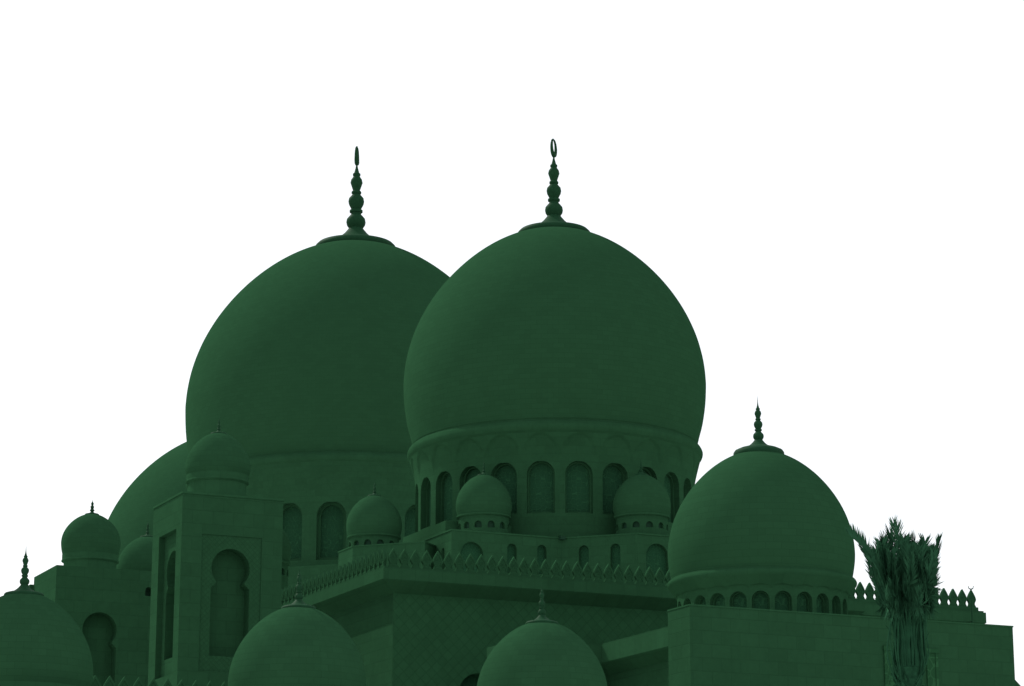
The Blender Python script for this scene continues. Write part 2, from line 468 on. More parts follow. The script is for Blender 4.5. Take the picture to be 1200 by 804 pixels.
def big_dome(name, label, cx, Rpx, yc, D, zf, cap_frac, lip, drum, group=None, fin=None, finU=0.47):
    c0 = at(cx, yc, D); c = (c0.x, c0.y); m = mpp(yc, D); R = Rpx * m; zc = c0.z
    az = cam_azimuth(c)
    root = thing(name, label, 'dome', (c[0], c[1], drum['zb']), group)
    mb = MB(); mb.lathe(c, shell_profile(R, zc, zf, drum.get('low', LOW)), 128)
    build('shell', mb, M_DOME, root, smooth=60)
    zt = cap(root, c, R, zc, zf, cap_frac + 0.006, 0.11 if Rpx < 120 else 0.075)
    finial(root, c, zt - 0.02 * R, finU * R, crescent=fin)
    # lip: rounded nose round the foot of the dome
    rl, zl, rn = lip                                   # radius, height of nose, nose half height (metres)
    rb = R * drum.get('low', LOW)[0][0]
    zb0 = zc - drum.get('low', LOW)[0][1] * R
    pr = [(rb - 0.5, zl + rn * 1.5), (rb + 0.02, zl + rn * 1.45), (rl - rn * 0.9, zl + rn * 1.05), (rl - rn * 0.35, zl + rn * 0.7), (rl, zl), (rl - rn * 0.12, zl - rn * 0.6), (rl - rn * 0.4, zl - rn)]
    mb = MB(); mb.lathe(c, crom(pr, 4), 128)
    build('cornice', mb, M_DRUM, root, smooth=50)
    rd = drum['r']
    mb = scalloped_cove(c, rd, rl - rn * 0.4, drum['zcove'], zl - rn, drum['n'], az + drum['ph'], drum.get('a', 0.488), drum['zarc'])
    build('blind_arcade', mb, M_DRUM, root, smooth=35)
    drum_windows(root, c, rd, drum['zb'], drum['zcove'], drum['n'], az + drum['ph'], drum['w'], drum['sill'], drum['top'], drum['depth'], M_GLASS, az, frame=drum.get('frame', 0.12))
    return root, c, R, zc

def small_dome(name, label, cx, Rpx, yc, D, zf, cap_frac, ybot, finU, windows=None, bands=2, group=None, zbase=None, Rlow=None, mat=None, fat=1.0):
    """ybot: photograph row of the foot of the shell (seen at its sides)"""
    c0 = at(cx, yc, D); c = (c0.x, c0.y); m = mpp(yc, D); R = Rpx * m; zc = c0.z
    az = cam_azimuth(c); zb = zof(ybot, D)
    d = (zc - zb) / R
    low = [(.935, d), (.95, d * .8), (.975, d * .55), (.993, d * .25)]
    if d < 0.2: low = [(.985, d), (.99, d * .6)]
    H = zbase if zbase is not None else zb - 0.45 * R
    root = thing(name, label, 'dome', (c[0], c[1], H), group)
    mb = MB(); mb.lathe(c, shell_profile(R, zc, zf, low), 96)
    build('shell', mb, mat or M_DOME_S, root, smooth=60)
    zt = cap(root, c, R, zc, zf, cap_frac, 0.07)
    finial(root, c, zt - 0.02 * R, finU * R, fat=fat)
    rb = low[0][0] * R
    if windows:
        n, ph, w, sill, top = windows
        pr = [(rb - 0.1, zb + 0.03 * R), (rb + 0.03 * R, zb + 0.02 * R), (rb + 0.035 * R, zb - 0.04 * R), (rb + 0.005 * R, zb - 0.06 * R), (rb - 0.03 * R, zb - 0.075 * R)]
        mb = MB(); mb.lathe(c, pr, 96); build('collar', mb, M_DRUM, root, smooth=30)
        drum_windows(root, c, rb - 0.035 * R, H, zb - 0.06 * R, n, az + ph, w, sill, top, 0.10 * R, M_DARK, az, frame=0)
    else:
        pr = [(rb - 0.1, zb + 0.03 * R), (rb + 0.012 * R, zb + 0.02 * R), (rb + 0.012 * R, zb - 0.02 * R), (rb + 0.01 * R, zb - 0.14 * R), (rb + 0.03 * R, zb - 0.17 * R), (rb + 0.03 * R, zb - 0.2 * R), (rb - 0.05 * R, zb - 0.25 * R), (rb - 0.05 * R, H)]
        mb = MB(); mb.lathe(c, pr, 96); build('collar', mb, M_TRIM, root, smooth=30)
    return root, c, R, zc

# ================================================================== GROUND
mb = MB(); mb.poly([(-9000, -9000, -0.02), (9000, -9000, -0.02), (9000, 9000, -0.02), (-9000, 9000, -0.02)])
tag(build('ground', mb, M_SAND), 'pale desert ground reaching the horizon', 'ground', kind='structure')
mb = MB(); mb.poly([(-260, -160, 0), (420, -160, 0), (420, 620, 0), (-260, 620, 0)])
tag(build('plaza', mb, M_PAVE), 'pale marble plaza round the mosque', 'plaza', kind='structure')

# ================================================================== PRAYER HALL (main block behind the arcade)
wc = at(461, 695, 169.5)                                # front-left wall corner, foot of the soffit
HX, HY, HZW = wc.x, wc.y, wc.z
OH = 1.18
cc = at(449, 678, 168.0); HZB = cc.z; HZT = at(449, 665.5, 168.0).z
HX1, HY1 = HX + 34, HY + 40
hall = thing('prayer_hall', 'main hall block with diamond-patterned front wall below a long crested parapet', 'mosque building', (HX, HY, 0))
# front wall with one great arched window low down, side walls plain
Mf, Lw = flat((HX, HY), (HX1, HY))
a_c = at_y(561, 789, HY); ol = arch_half(1.45, a_c.z - 6.0, a_c.z)
mb = MB(); opening_wall(mb, Mf, 0, Lw, a_c.x - HX, 0, HZW, ol, 0.9, 3)
front = build('front_wall', mb, M_DIAMOND, hall)
mb = MB(); pane_mesh(mb, Mf, a_c.x - HX, ol, 0.85); build('window', mb, M_GLASS, front)
mb = MB(); mb.prism([(HX, HY + 0.003), (HX1, HY + 0.003), (HX1, HY1), (HX, HY1)], 0, HZW, skip=(0,), top=False)
build('side_wall', mb, M_WALL, hall)
build('cornice', cornice(HX, HY, HX1, HY1, OH, HZW, HZB, HZT), M_TRIM, hall)
mb = MB(); mb.poly(ring3(rect(HX, HY, HX1, HY1, OH - 0.7), HZT + 0.05)); build('roof', mb, M_ROOF, hall)
SPC = 0.78
zm = HZT + 0.11
for i in range(27):
    add_merlon(hall, (HX - OH + 0.40 + 0.39 + i * SPC, HY - OH + 0.30, zm), 0)
for i in range(40):
    add_merlon(hall, (HX - OH + 0.30, HY - OH + 0.40 + 0.39 + i * SPC, zm), -PI / 2)

# ================================================================== RIGHT BLOCK with its dome
rc = at(808, 709.3, 150.0); RX, RY, RZ = rc.x, rc.y, rc.z
RX1 = at_y(1187, 741, RY).x
RY1 = at_x(782.5, 715, RX).y + 0.0
block = thing('corner_block', 'plain coursed stone block at the right under the single right dome', 'mosque building', (RX, RY, 0))
mb = MB(); mb.prism(rect(RX, RY, RX1, RY + 16), 0, RZ, top=False, bottom=False, skip=(2, 3))
# left face: shallow return, then set back behind
mb.poly([(RX, RY1, 0), (RX, RY, 0), (RX, RY, RZ), (RX, RY1, RZ)])
mb.poly([(RX + 0.5, RY1, 0), (RX, RY1, 0), (RX, RY1, RZ), (RX + 0.5, RY1, RZ)])
mb.poly([(RX + 9, RY + 16, 0), (RX + 0.5, RY1, 0), (RX + 0.5, RY1, RZ), (RX + 9, RY + 16, RZ)])
mb.poly([(RX1, RY + 16, 0), (RX + 9, RY + 16, 0), (RX + 9, RY + 16, RZ), (RX1, RY + 16, RZ)])
build('wall', mb, M_WALL, block)
mb = MB(); mb.prism([(RX + 0.03, RY + 0.03), (RX1 - 0.03, RY + 0.03), (RX1 - 0.03, RY + 15.9), (RX + 9, RY + 15.9), (RX + 0.55, RY1 - 0.03), (RX + 0.03, RY1 - 0.03)], RZ - 0.3, RZ + 0.0)
build('roof', mb, M_ROOF, block)
mb = MB()
for a, b in (((RX - 0.035, RY - 0.035), (RX1 + 0.035, RY + 0.3)), ((RX - 0.035, RY + 0.3), (RX + 0.26, RY1 + 0.03))):
    mb.prism([(a[0], a[1]), (b[0], a[1]), (b[0], b[1]), (a[0], b[1])], RZ - 0.02, RZ + 0.07)
build('coping', mb, M_TRIM, block)
# sloping buttress beyond the right end
p1 = at_y(1188, 782, RY + 1.2); mb = MB()
s0 = p1.z
prof = [(RX1 + 0.003, 0), (RX1 + 9, 0), (RX1 + 9, s0 - 8.0), (RX1 + 0.003, s0)]
y0, y1 = RY + 1.2, RY + 5
fr = [(x, y0, z) for x, z in prof]; bk = [(x, y1, z) for x, z in prof]
mb.poly(fr); mb.poly(bk[::-1])
for i in range(4):
    j = (i + 1) % 4; mb.poly([fr[j], fr[i], bk[i], bk[j]])
build('buttress', mb, M_WALL, block)
# framed opening behind the palm: raised jambs, lintel, carved strips
pl = at_y(1035, 757, RY); pr_ = at_y(1098, 762, RY)
x0, x1, zt_ = pl.x, pr_.x, pl.z
mb = MB()
for a, b in ((x0, x0 + 0.18), (x0 + 0.95, x0 + 1.1), (x1 - 0.8, x1 - 0.65), (x1 - 0.18, x1)):
    mb.box((a, RY - 0.10, 2), (b, RY + 0.02, zt_ - 0.25))
mb.box((x0 - 0.05, RY - 0.14, zt_ - 0.25), (x1 + 0.05, RY + 0.02, zt_))
mb.box((x0 + 0.18, RY - 0.09, zt_ - 2.05), (x0 + 0.95, RY + 0.02, zt_ - 1.93))
build('portal_frame', mb, M_CARVE, block)
for a, b in ((x0 + 0.18, x0 + 0.95), (x1 - 0.65, x1 - 0.18)):
    mb = MB(); mb.box((a + 0.004, RY - 0.05, 2), (b - 0.004, RY + 0.02, zt_ - 0.254)); build('carved_panel', mb, M_CARVE, block)

# right dome
D3 = 159.5; mC = mpp(650, D3)
Rc = 110 * mC; rdr = 99 * mC; Df = D3 - rdr
big_dome('dome', 'medium dome at the right standing alone above the plain stone block', 892, 109.3, 652, D3, 1.055, 0.268,
         (110.5 * mC, zof(685.5, D3), 0.22),
         dict(low=[(.955, .30), (.968, .24), (.985, .15), (.996, .07)], r=rdr, zb=RZ - 4, zcove=zof(689.5, Df), zarc=zof(684, Df), n=24, ph=R_(-1.0), w=0.53, sill=zof(722, Df), top=zof(692, Df), depth=0.55, frame=0.07),
         fin=None, finU=0.47)

# ------------------------------------------------------------------ link wing between the right block and the hall
wx = RX + 0.28 + 1.0                                      # its wall, the fascia overhangs 1.0 m
tA = at_x(782, 735.5, wx - 1.0); tB = at_x(782, 757.5, wx - 1.0)
yE = at_x(705, 754.5, wx - 1.0).y                          # far end, where the cornice turns to the left
wing = thing('link_wing', 'low wing with sunlit overhanging cornice running back from the corner block', 'mosque building', (wx, RY1, 0))
def lpoly(o, z):                                          # L-shaped outline, o = overhang
    return [(wx - o, RY1 + 0.3, z), (RX + 7, RY1 + 0.3, z), (RX + 7, yE + 5, z), (xl, yE + 5, z), (xl, yE + 1.0 - o, z), (wx - o, yE + 1.0 - o, z)]
xl = at_y(610, 760, yE).x
mb = MB(); mb.loft([lpoly(0, 0), lpoly(0, tB.z - 0.6)], cap0=False, cap1=False)
build('wall', mb, M_WALL, wing)
mb = MB(); mb.loft([lpoly(-0.1, tB.z - 0.66), lpoly(0.012, tB.z - 0.62), lpoly(0.95, tB.z - 0.05), lpoly(1.0, tB.z), lpoly(1.0, tA.z), lpoly(0.86, tA.z + 0.02), lpoly(0.86, tA.z + 0.10), lpoly(0.3, tA.z + 0.10)], cap0=False, cap1=False)
build('cornice', mb, M_TRIM, wing)
mb = MB(); mb.poly([p for p in lpoly(0.35, tA.z + 0.03)]); build('roof', mb, M_ROOF, wing)

# ================================================================== RIGHT REAR WING with crested parapet
e0 = at(1155.5, 718, 188.0); e1 = at(1155.5, 730, 188.0); e2 = at(1142.5, 736.5, 188.0)
PX1 = e0.x - 0.9; PY = e0.y + 0.9
rear = thing('rear_wing', 'crested parapet wing rising behind the palm and the right stone block', 'mosque building', (PX1 - 12, PY, 0))
mb = MB(); mb.prism(rect(PX1 - 24, PY, PX1, PY + 14), 0, e2.z, top=False); build('wall', mb, M_WALL, rear)
build('cornice', cornice(PX1 - 24, PY, PX1, PY + 14, 0.9, e2.z - 0.02, e1.z, e0.z), M_TRIM, rear)
mb = MB(); mb.box((PX1 - 24, PY - 0.55, e0.z + 0.118), (PX1 + 0.5, PY + 0.1, e0.z + 0.40)); build('parapet_foot', mb, M_TRIM, rear)
for i in range(22):
    add_merlon(rear, (PX1 + 0.12 - i * SPC, PY - 0.25, e0.z + 0.40), 0)
# slender pole with upturned crescent at the parapet's end
pb = at(1139.6, 733, 186.5)
pole = thing('crescent_pole', 'slender dark pole with an upturned crescent at the right end of the rear parapet', 'pole', (pb.x, pb.y, pb.z))
mb = MB(); zt2 = zof(690.5, 186.5)
mb.tube([(pb.x, pb.y, pb.z), (pb.x, pb.y, zt2)], 0.045, 8)
mb.tube([(pb.x, pb.y, pb.z + 0.3), (pb.x, pb.y + 0.75, pb.z + 0.3)], 0.03, 6)
build('shaft', mb, M_METAL, pole)
mb = MB(); pts = []; rd_ = []
for i in range(17):
    a = R_(200 + 140 * i / 16); pts.append((pb.x + 0.19 * math.cos(a) * 0.91, pb.y - 0.19 * math.cos(a) * 0.41, zt2 + 0.2 + 0.2 * math.sin(a) * 1.0)); rd_.append(0.045 - 0.02 * abs(i - 8) / 8)
pts = [(pts[0][0], pts[0][1], pts[0][2] + 0.1)] + pts + [(pts[-1][0], pts[-1][1], pts[-1][2] + 0.1)]; rd_ = [0.02] + rd_ + [0.02]
mb.tube(pts, rd_, 8); build('crescent', mb, M_METAL, pole, smooth=60)

# ================================================================== CENTRAL DRUM AND ITS STAR-SHAPED BASE
DB = 225.0; mB = mpp(535, DB); rB = 163 * mB; DfB = DB - rB
K1 = at(529.3, 620.8, 207.0); KZ = K1.z
def along(p, px, d):             # point on the line from p in direction d seen at photograph column px
    lo, hi = 0.0, 60.0
    def col(t):
        q = Vector((p[0] + d[0] * t, p[1] + d[1] * t, 0)); D_ = q.dot(FW); zz = (KZ - EYE) / D_
        ang = math.atan(zz) - PITCH; y = math.tan(ang); fw = CP - y * SP
        return 600 + F * fw * q.dot(RT) / D_
    c0 = col(0)
    for _ in range(50):
        mid = (lo + hi) / 2
        if (col(mid) - px) * (c0 - px) > 0: lo = mid
        else: hi = mid
    return (p[0] + d[0] * lo, p[1] + d[1] * lo)
q = math.sqrt(0.5)
K2 = along(K1, 658, (1, 0)); K3 = along(K2, 747, (q, -q)); K4 = (K3[0] + 8, K3[1])
K0 = along(K1, 497, (0, 1))
star = thing('star_base', 'angular windowed base with small arched windows carrying the front great drum', 'mosque building', (K1.x, K1.y, HZT))
z0k = HZT - 1.0
mb = MB()
ks = [K0, (K1.x, K1.y), K2, K3, K4, (K4[0] - 2, K4[1] + 12), (K0[0] + 3, K0[1] + 12)]
wins = {0: [(506, 648, .33, 2.6), (519, 642, .33, 2.6)], 1: [(553, 635, 1.0, 3.0), (600, 637, .42, 2.4), (635, 638.5, .42, 2.4)], 2: [(684, 639, .42, 2.4), (721, 637, .42, 2.4)], 3: [(770, 637, 1.0, 3.0)]}
panes = []
for i in range(len(ks)):
    A, B = ks[i], ks[(i + 1) % len(ks)]
    Mf, Lw = flat(A, B)
    if i in wins:
        def hit(px, py):         # ray meets this wall
            d = ray(px, py); nx, ny = -(B[1] - A[1]), (B[0] - A[0])
            t = (A[0] * nx + A[1] * ny) / (d.x * nx + d.y * ny); p = d * t
            return math.hypot(p.x - A[0], p.y - A[1]), p.z + EYE
        ws = [(*hit(px, py), w, h) for px, py, w, h in wins[i]]
        edges = [0] + [(ws[k][0] + ws[k + 1][0]) / 2 for k in range(len(ws) - 1)] + [Lw]
        for k, (sc_, zt_, w, h) in enumerate(ws):
            ol = arch_half(w, zt_ - h, zt_)
            opening_wall(mb, Mf, edges[k], edges[k + 1], sc_, z0k, KZ, ol, 0.45, 1); panes.append((Mf, sc_, ol))
    else:
        mb.poly([Mf(0, z0k, 0), Mf(Lw, z0k, 0), Mf(Lw, KZ, 0), Mf(0, KZ, 0)])
kw = build('wall', mb, M_WALL, star)
for Mf, sc_, ol in panes:
    p = MB(); pane_mesh(p, Mf, sc_, ol, 0.4, n=2); build('window', p, M_GLASS_S, kw)
def inset(pts, d):
    cx_ = sum(p[0] for p in pts) / len(pts); cy_ = sum(p[1] for p in pts) / len(pts)
    out = []
    for p in pts:
        v = Vector((p[0] - cx_, p[1] - cy_)); l = v.length; out.append((cx_ + v.x * (l - d) / l, cy_ + v.y * (l - d) / l))
    return out
mb = MB(); mb.prism(inset(ks, 0.1), KZ - 0.3, KZ - 0.02); build('roof', mb, M_ROOF, star)
mb = MB(); mb.loft([ring3(inset(ks, 0.3), KZ - 0.06), ring3(inset(ks, -0.07), KZ - 0.06), ring3(inset(ks, -0.07), KZ + 0.06), ring3(inset(ks, 0.3), KZ + 0.06)], cap0=False, cap1=False)
build('coping', mb, M_TRIM, star)
# higher plinth behind, its left flank catching the sun
g1 = at(522, 610, 211.0); g0 = at_x(472, 634, g1.x)
mb = MB(); mb.prism([(g1.x, g1.y), (g1.x + 12, g1.y), (g1.x + 12, g0.y), (g1.x, g0.y)], z0k, g1.z); build('plinth', mb, M_WALL, star)
# drain spout and pipe in the re-entrant corner
sp = at(658, 631, 0.0 + Vector((K2[0], K2[1], 0)).dot(FW) - 0.15)
spout = thing('drain_spout', 'small dark drain spout in the inner corner of the star-shaped base', 'drain spout', sp)
mb = MB(); mb.box((sp.x - 0.22, sp.y - 0.3, sp.z - 0.12), (sp.x + 0.22, sp.y + 0.1, sp.z + 0.14)); build('spout', mb, M_DARK, spout)
mb = MB(); mb.tube([(sp.x, sp.y + 0.12, sp.z + 0.1), (sp.x, sp.y + 0.12, KZ + 0.25), (sp.x + 0.3, sp.y + 1.2, KZ + 0.3)], 0.05, 6); build('pipe', mb, M_TRIM, spout)

rootB, cB, RB, zB = big_dome('dome', 'great smooth dome in front at centre on a tall arched drum', 650, 177, 456, DB, 1.0, 0.238,
         (173 * mB, zof(534, DB), 0.55),
         dict(low=[(.935, .40), (.95, .335), (.975, .24), (.993, .12)], r=rB, zb=KZ - 0.5, zcove=zof(540, DfB), zarc=zof(508.5, DfB), n=24, ph=R_(-5.6), w=1.17, sill=zof(601, DfB), top=zof(539.5, DfB), depth=0.8, frame=0.14),
         fin=(HEAD + R_(17), 0.115), finU=0.485)

# small domes on the base
mJ = mpp(590, 212)
small_dome('dome', 'small dome with tiny drum windows on the star base, left of centre', 567, 33, 594, 211.5, 1.06, 0.25, 606, 0.46,
           windows=(12, R_(-13), 0.30, zof(618, 209.5), zof(610.0, 209.5)), zbase=KZ - 0.2, group='small domes on windowed drums')
small_dome('dome', 'small shaded dome with tiny drum windows in front of the great drum, right of centre', 752, 34, 594, 212, 1.04, 0.25, 606.5, 0.46,
           windows=(12, R_(-13), 0.30, zof(618, 210), zof(611, 210)), zbase=KZ - 0.2, group='small domes on windowed drums')

# ================================================================== LEFT GREAT DOME
DA = 300.0; mA = mpp(545, DA); rA = 187 * mA; DfA = DA - rA
zbA = zof(668, DfA)
rootA, cA, RA, zA = big_dome('dome', 'largest smooth dome left of centre with crescent finial, partly hidden by the front great dome', 413.8, 195.3, 487, DA, 0.978, 0.238,
         (193 * mA, zof(573, DA), 0.5),
         dict(low=[(.945, .415), (.957, .345), (.978, .24), (.994, .12)], r=rA, zb=zbA, zcove=zof(588, DfA), zarc=zof(554, DfA), n=24, ph=R_(-6.8), w=1.62, sill=zof(656, DfA), top=zof(587, DfA), depth=1.35, frame=0.3),
         fin=(HEAD + R_(3), 0.11), finU=0.472)
base = thing('drum_base', 'low octagonal plinth under the largest left dome behind the crested side parapet', 'mosque building', (cA[0], cA[1], HZT))
octo = [(cA[0] + rA * 1.14 * math.sin(R_(22.5 + 45 * k)), cA[1] - rA * 1.14 * math.cos(R_(22.5 + 45 * k))) for k in range(8)]
mb = MB(); mb.prism(octo, 0, zbA + 0.3, top=False, bottom=False); build('wall', mb, M_WALL, base)
mb = MB(); mb.prism(inset(octo, 0.1), zbA - 0.3, zbA + 0.28); build('roof', mb, M_ROOF, base)

# far dome at the left
big_dome('dome', 'large far dome at the left, cut off by the largest dome and the portal tower', 274, 160, 672, 380, 0.965, 0.238,
         (156 * mpp(740, 380), zof(736, 380), 0.6),
         dict(r=150 * mpp(740, 380), zb=20.0, zcove=zof(760, 362), zarc=zof(735, 362), n=24, ph=0, w=1.6, sill=zof(790, 362), top=zof(764, 362), depth=1.5, frame=0.2), finU=0.2)

# block and small dome in front of the largest dome
t1 = at(413.3, 640.3, 210.0); KZ2 = t1.z
_k = KZ; KZ = KZ2
T0 = along(t1, 396.7, (0, 1)); T2 = along(t1, 498, (q, -q))
KZ = _k
turret = thing('angular_block', 'low angular block with a sunlit left side under the small dome beside the crested corner', 'mosque building', (t1.x, t1.y, HZT))
tp = [T0, (t1.x, t1.y), T2, (T2[0] + 3, T2[1] + 3), (T0[0] + 6, T0[1] + 5)]
mb = MB(); mb.prism(tp, HZT - 1, KZ2, top=False); build('wall', mb, M_WALL, turret)
mb = MB(); mb.prism(inset(tp, 0.1), KZ2 - 0.3, KZ2 - 0.02); build('roof', mb, M_ROOF, turret)
mb = MB(); mb.loft([ring3(inset(tp, 0.3), KZ2 - 0.05), ring3(inset(tp, -0.06), KZ2 - 0.05), ring3(inset(tp, -0.06), KZ2 + 0.05), ring3(inset(tp, 0.3), KZ2 + 0.05)], cap0=False, cap1=False)
build('coping', mb, M_TRIM, turret)
small_dome('dome', 'small dome with tiny drum windows in front of the largest left dome', 438.5, 32.6, 617, 213, 1.04, 0.25, 630, 0.45,
           windows=(12, R_(-15), 0.30, zof(639.5, 211), zof(632, 211)), zbase=KZ2 - 0.2, group='small domes on windowed drums')
# its twin further back, half hidden by the tower
small_dome('dome', 'small dome almost hidden behind the right edge of the portal tower', 309, 32.5, 646, 236, 1.04, 0.25, 660, 0.45,
           windows=(12, R_(-10), 0.34, zof(672, 234), zof(664, 234)), zbase=zof(700, 236), group='small domes on windowed drums')

# ================================================================== PORTAL TOWER (left)
gc = at(214.3, 577, 150.0); GX, GY, GZ = gc.x, gc.y, gc.z
GX1 = at_y(332, 586, GY).x; GY1 = at_x(180, 598, GX).y
tower = thing('portal_tower', 'square stone tower with horseshoe niches, carrying a small dome, left of centre', 'tower', (GX, GY, 0))
Mf, Lw = flat((GX, GY), (GX1, GY))
hc = at_y(271.3, 643, GY); hb = at_y(271.3, 769.5, GY); wk = 1.17
ol = keyhole(wk, hb.z, hc.z)
f0 = at_y(237, 630, GY); f1 = at_y(307, 632, GY); fz0 = hb.z - 0.9; fz1 = hc.z + 0.75
mb = MB()
opening_wall(mb, Mf, 0, Lw, (f0.x + f1.x) / 2 - GX, 0, GZ, rect_half((f1.x - f0.x) / 2, fz0, fz1), 0.10, 2)
build('front_wall', mb, M_WALL, tower)
Mi = lambda s_, z_, d: Mf(s_, z_, d + 0.06)
mb = MB(); opening_wall(mb, Mi, f0.x - GX, f1.x - GX, hc.x - GX, fz0, fz1, ol, 0.9, 2)
fr_ = build('niche_surround', mb, M_FRAME, tower)
mb = MB(); pane_mesh(mb, Mi, hc.x - GX, ol, 0.85); build('niche_back', mb, M_WALL, fr_)
# left side: rectangular recess with a slimmer horseshoe niche
Ml, Ll = flat((GX, GY1), (GX, GY))
def side(px, py): p = at_x(px, py, GX); return Ll - (p.y - GY), p.z
sa, za_ = side(186.7, 628); sb, zb_ = side(206.8, 617.5); _, zlo = side(200, 790)
na, zn = side(193, 650); nb, zn2 = side(206, 641); zl2 = side(200, 768)[1]
mb = MB(); opening_wall(mb, Ml, 0, Ll, (sa + sb) / 2, 0, GZ, rect_half((sb - sa) / 2, zlo, zb_ - 0.1), 0.38, 2)
side_w = build('side_wall', mb, M_WALL, tower)
Ml2 = lambda s_, z_, d: Ml(s_, z_, d + 0.36)
nw = min((sb - sa) / 2 - 0.3, 1.2)
ol = keyhole(nw, zl2, (zn + zn2) / 2 + 0.1)
mb = MB(); opening_wall(mb, Ml2, sa - 0.02, sb + 0.02, (sa + sb) / 2 + 0.1, zlo - 0.02, zb_ + 0.02, ol, 0.6, 2)
si = build('niche_surround', mb, M_WALL, tower)
mb = MB(); pane_mesh(mb, Ml2, (sa + sb) / 2 + 0.1, ol, 0.55); build('niche_back', mb, M_WALL, si)
mb = MB()
mb.poly([(GX1, GY, 0), (GX1, GY1, 0), (GX1, GY1, GZ), (GX1, GY, GZ)]); mb.poly([(GX1, GY1, 0), (GX, GY1, 0), (GX, GY1, GZ), (GX1, GY1, GZ)])
build('rear_wall', mb, M_WALL, tower)
mb = MB(); mb.prism(rect(GX, GY, GX1, GY1, -0.03), GZ - 0.3, GZ - 0.02); build('roof', mb, M_ROOF, tower)
mb = MB(); mb.loft([ring3(rect(GX, GY, GX1, GY1, -0.3), GZ - 0.05), ring3(rect(GX, GY, GX1, GY1, 0.05), GZ - 0.05), ring3(rect(GX, GY, GX1, GY1, 0.05), GZ + 0.07), ring3(rect(GX, GY, GX1, GY1, -0.3), GZ + 0.07)], cap0=False, cap1=False)
build('coping', mb, M_TRIM, tower)
small_dome('dome', 'small onion dome with plain banded collar on top of the portal tower', 255.3, 38.2, 550, 154.3, 1.04, 0.25, 559, 0.43, zbase=GZ - 0.1)

# ================================================================== LEFT BLOCK
ec = at(66.5, 662, 170.0); EX, EY, EZ = ec.x, ec.y, ec.z
EX1 = EX + 12.0; EY1 = at_x(40, 676, EX).y
lblock = thing('side_block', 'broad stone block at the far left with a dark horseshoe niche and a slit window', 'mosque building', (EX, EY, 0))
Mf, Lw = flat((EX, EY), (EX1, EY))
k0 = at_y(117.5, 717.5, EY); kw_ = 1.15
s0_ = at_y(174.5, 688, EY)
ol1 = keyhole(kw_, k0.z - 7.5, k0.z); ol2 = arch_half(0.24, s0_.z - 0.6, s0_.z)
mid = ((k0.x + s0_.x) / 2) - EX
mb = MB(); opening_wall(mb, Mf, 0, mid, k0.x - EX, 0, EZ, ol1, 1.0, 2); opening_wall(mb, Mf, mid, Lw, s0_.x - EX, 0, EZ, ol2, 0.5, 2)
mb.poly([(EX, EY1, 0), (EX, EY, 0), (EX, EY, EZ), (EX, EY1, EZ)]); mb.poly([(EX1, EY, 0), (EX1, EY1, 0), (EX1, EY1, EZ), (EX1, EY, EZ)])
mb.poly([(EX1, EY1, 0), (EX, EY1, 0), (EX, EY1, EZ), (EX1, EY1, EZ)])
lw_ = build('wall', mb, M_WALL, lblock)
mb = MB(); pane_mesh(mb, Mf, k0.x - EX, ol1, 0.95); build('niche_back', mb, M_WALL, lw_)
mb = MB(); pane_mesh(mb, Mf, s0_.x - EX, ol2, 0.45); build('window', mb, M_DARK, lw_)
mb = MB(); mb.prism(rect(EX, EY, EX1, EY1, -0.02), EZ - 0.3, EZ - 0.01); build('roof', mb, M_ROOF, lblock)
# lower chamfered return at its back left
mb = MB(); mb.prism([(EX - 0.25, EY1), (EX + 6, EY1), (EX + 6, EY1 + 3), (EX - 0.25, EY1 + 3)], 0, EZ - 0.5); build('rear_return', mb, M_WALL, lblock)
small_dome('dome', 'small plain dome alone on the far left stone block', 106.5, 34.6, 637, 174.5, 0.93, 0.24, 652, 0.42, zbase=EZ - 0.1, fat=1.55)
small_dome('dome', 'small half-hidden dome between the far left block and the portal tower', 171.6, 35, 668, 186, 1.04, 0.25, 682, 0.46, zbase=EZ - 4)
mb = None

# ================================================================== FRONT ARCADE with a row of three domes
D1 = 132.0; mI = mpp(800, D1)
i1 = at(348.2, 803, D1)
spc_u = 13.6
arcY = i1.y; roofz = 14.7
ax0, ax1 = i1.x - spc_u * 2.6, i1.x + spc_u * 1.62
arc = thing('arcade', 'long low arcade in front carrying a row of three domes and a crested parapet', 'mosque building', (i1.x, arcY, 0))
mb = MB()
y0, y1 = arcY - 6.0, at(350, 800, 141).y
# arched front, one bay per dome
bays = [i1.x + spc_u * k for k in (-2, -1, 0, 1)]
Mf, Lw = flat((ax0, y0), (ax1, y0))
ed = [0] + [(bays[k] + bays[k + 1]) / 2 - ax0 for k in range(3)] + [Lw]
for k, bx_ in enumerate(bays):
    opening_wall(mb, Mf, ed[k], ed[k + 1], bx_ - ax0, 0, 14.4, keyhole(3.6, 0.1, 11.5), 1.2, 2)
mb.poly([(ax0, y1, 0), (ax0, y0, 0), (ax0, y0, 14.4), (ax0, y1, 14.4)]); mb.poly([(ax1, y0, 0), (ax1, y1, 0), (ax1, y1, 14.4), (ax1, y0, 14.4)])
mb.poly([(ax1, y1, 0), (ax0, y1, 0), (ax0, y1, 14.4), (ax1, y1, 14.4)])
build('wall', mb, M_WALL, arc)
mb = MB(); mb.box((ax0 - 0.2, y0 - 0.2, 14.4), (ax1 + 0.2, y1 + 0.2, roofz)); build('roof', mb, M_ROOF, arc)
mb = MB(); mb.box((ax0 - 0.2, y1 + 0.3, 14.2), (ax1 + 24, HY - 0.05, 14.5)); build('bounce_deck', mb, M_ROOF, arc)  # unseen pale deck added to bounce fill light onto the hall front
pz = zof(803.5, 141.0) - 1.28
mb = MB(); mb.box((ax0 - 0.1, y1 - 0.45, roofz - 0.01), (ax1 + 0.1, y1 + 0.15, pz)); build('parapet', mb, M_WALL, arc)
n_m = int((ax1 - ax0) / SPC)
xs0 = at_y(179.5, 795, y1 - 0.15).x
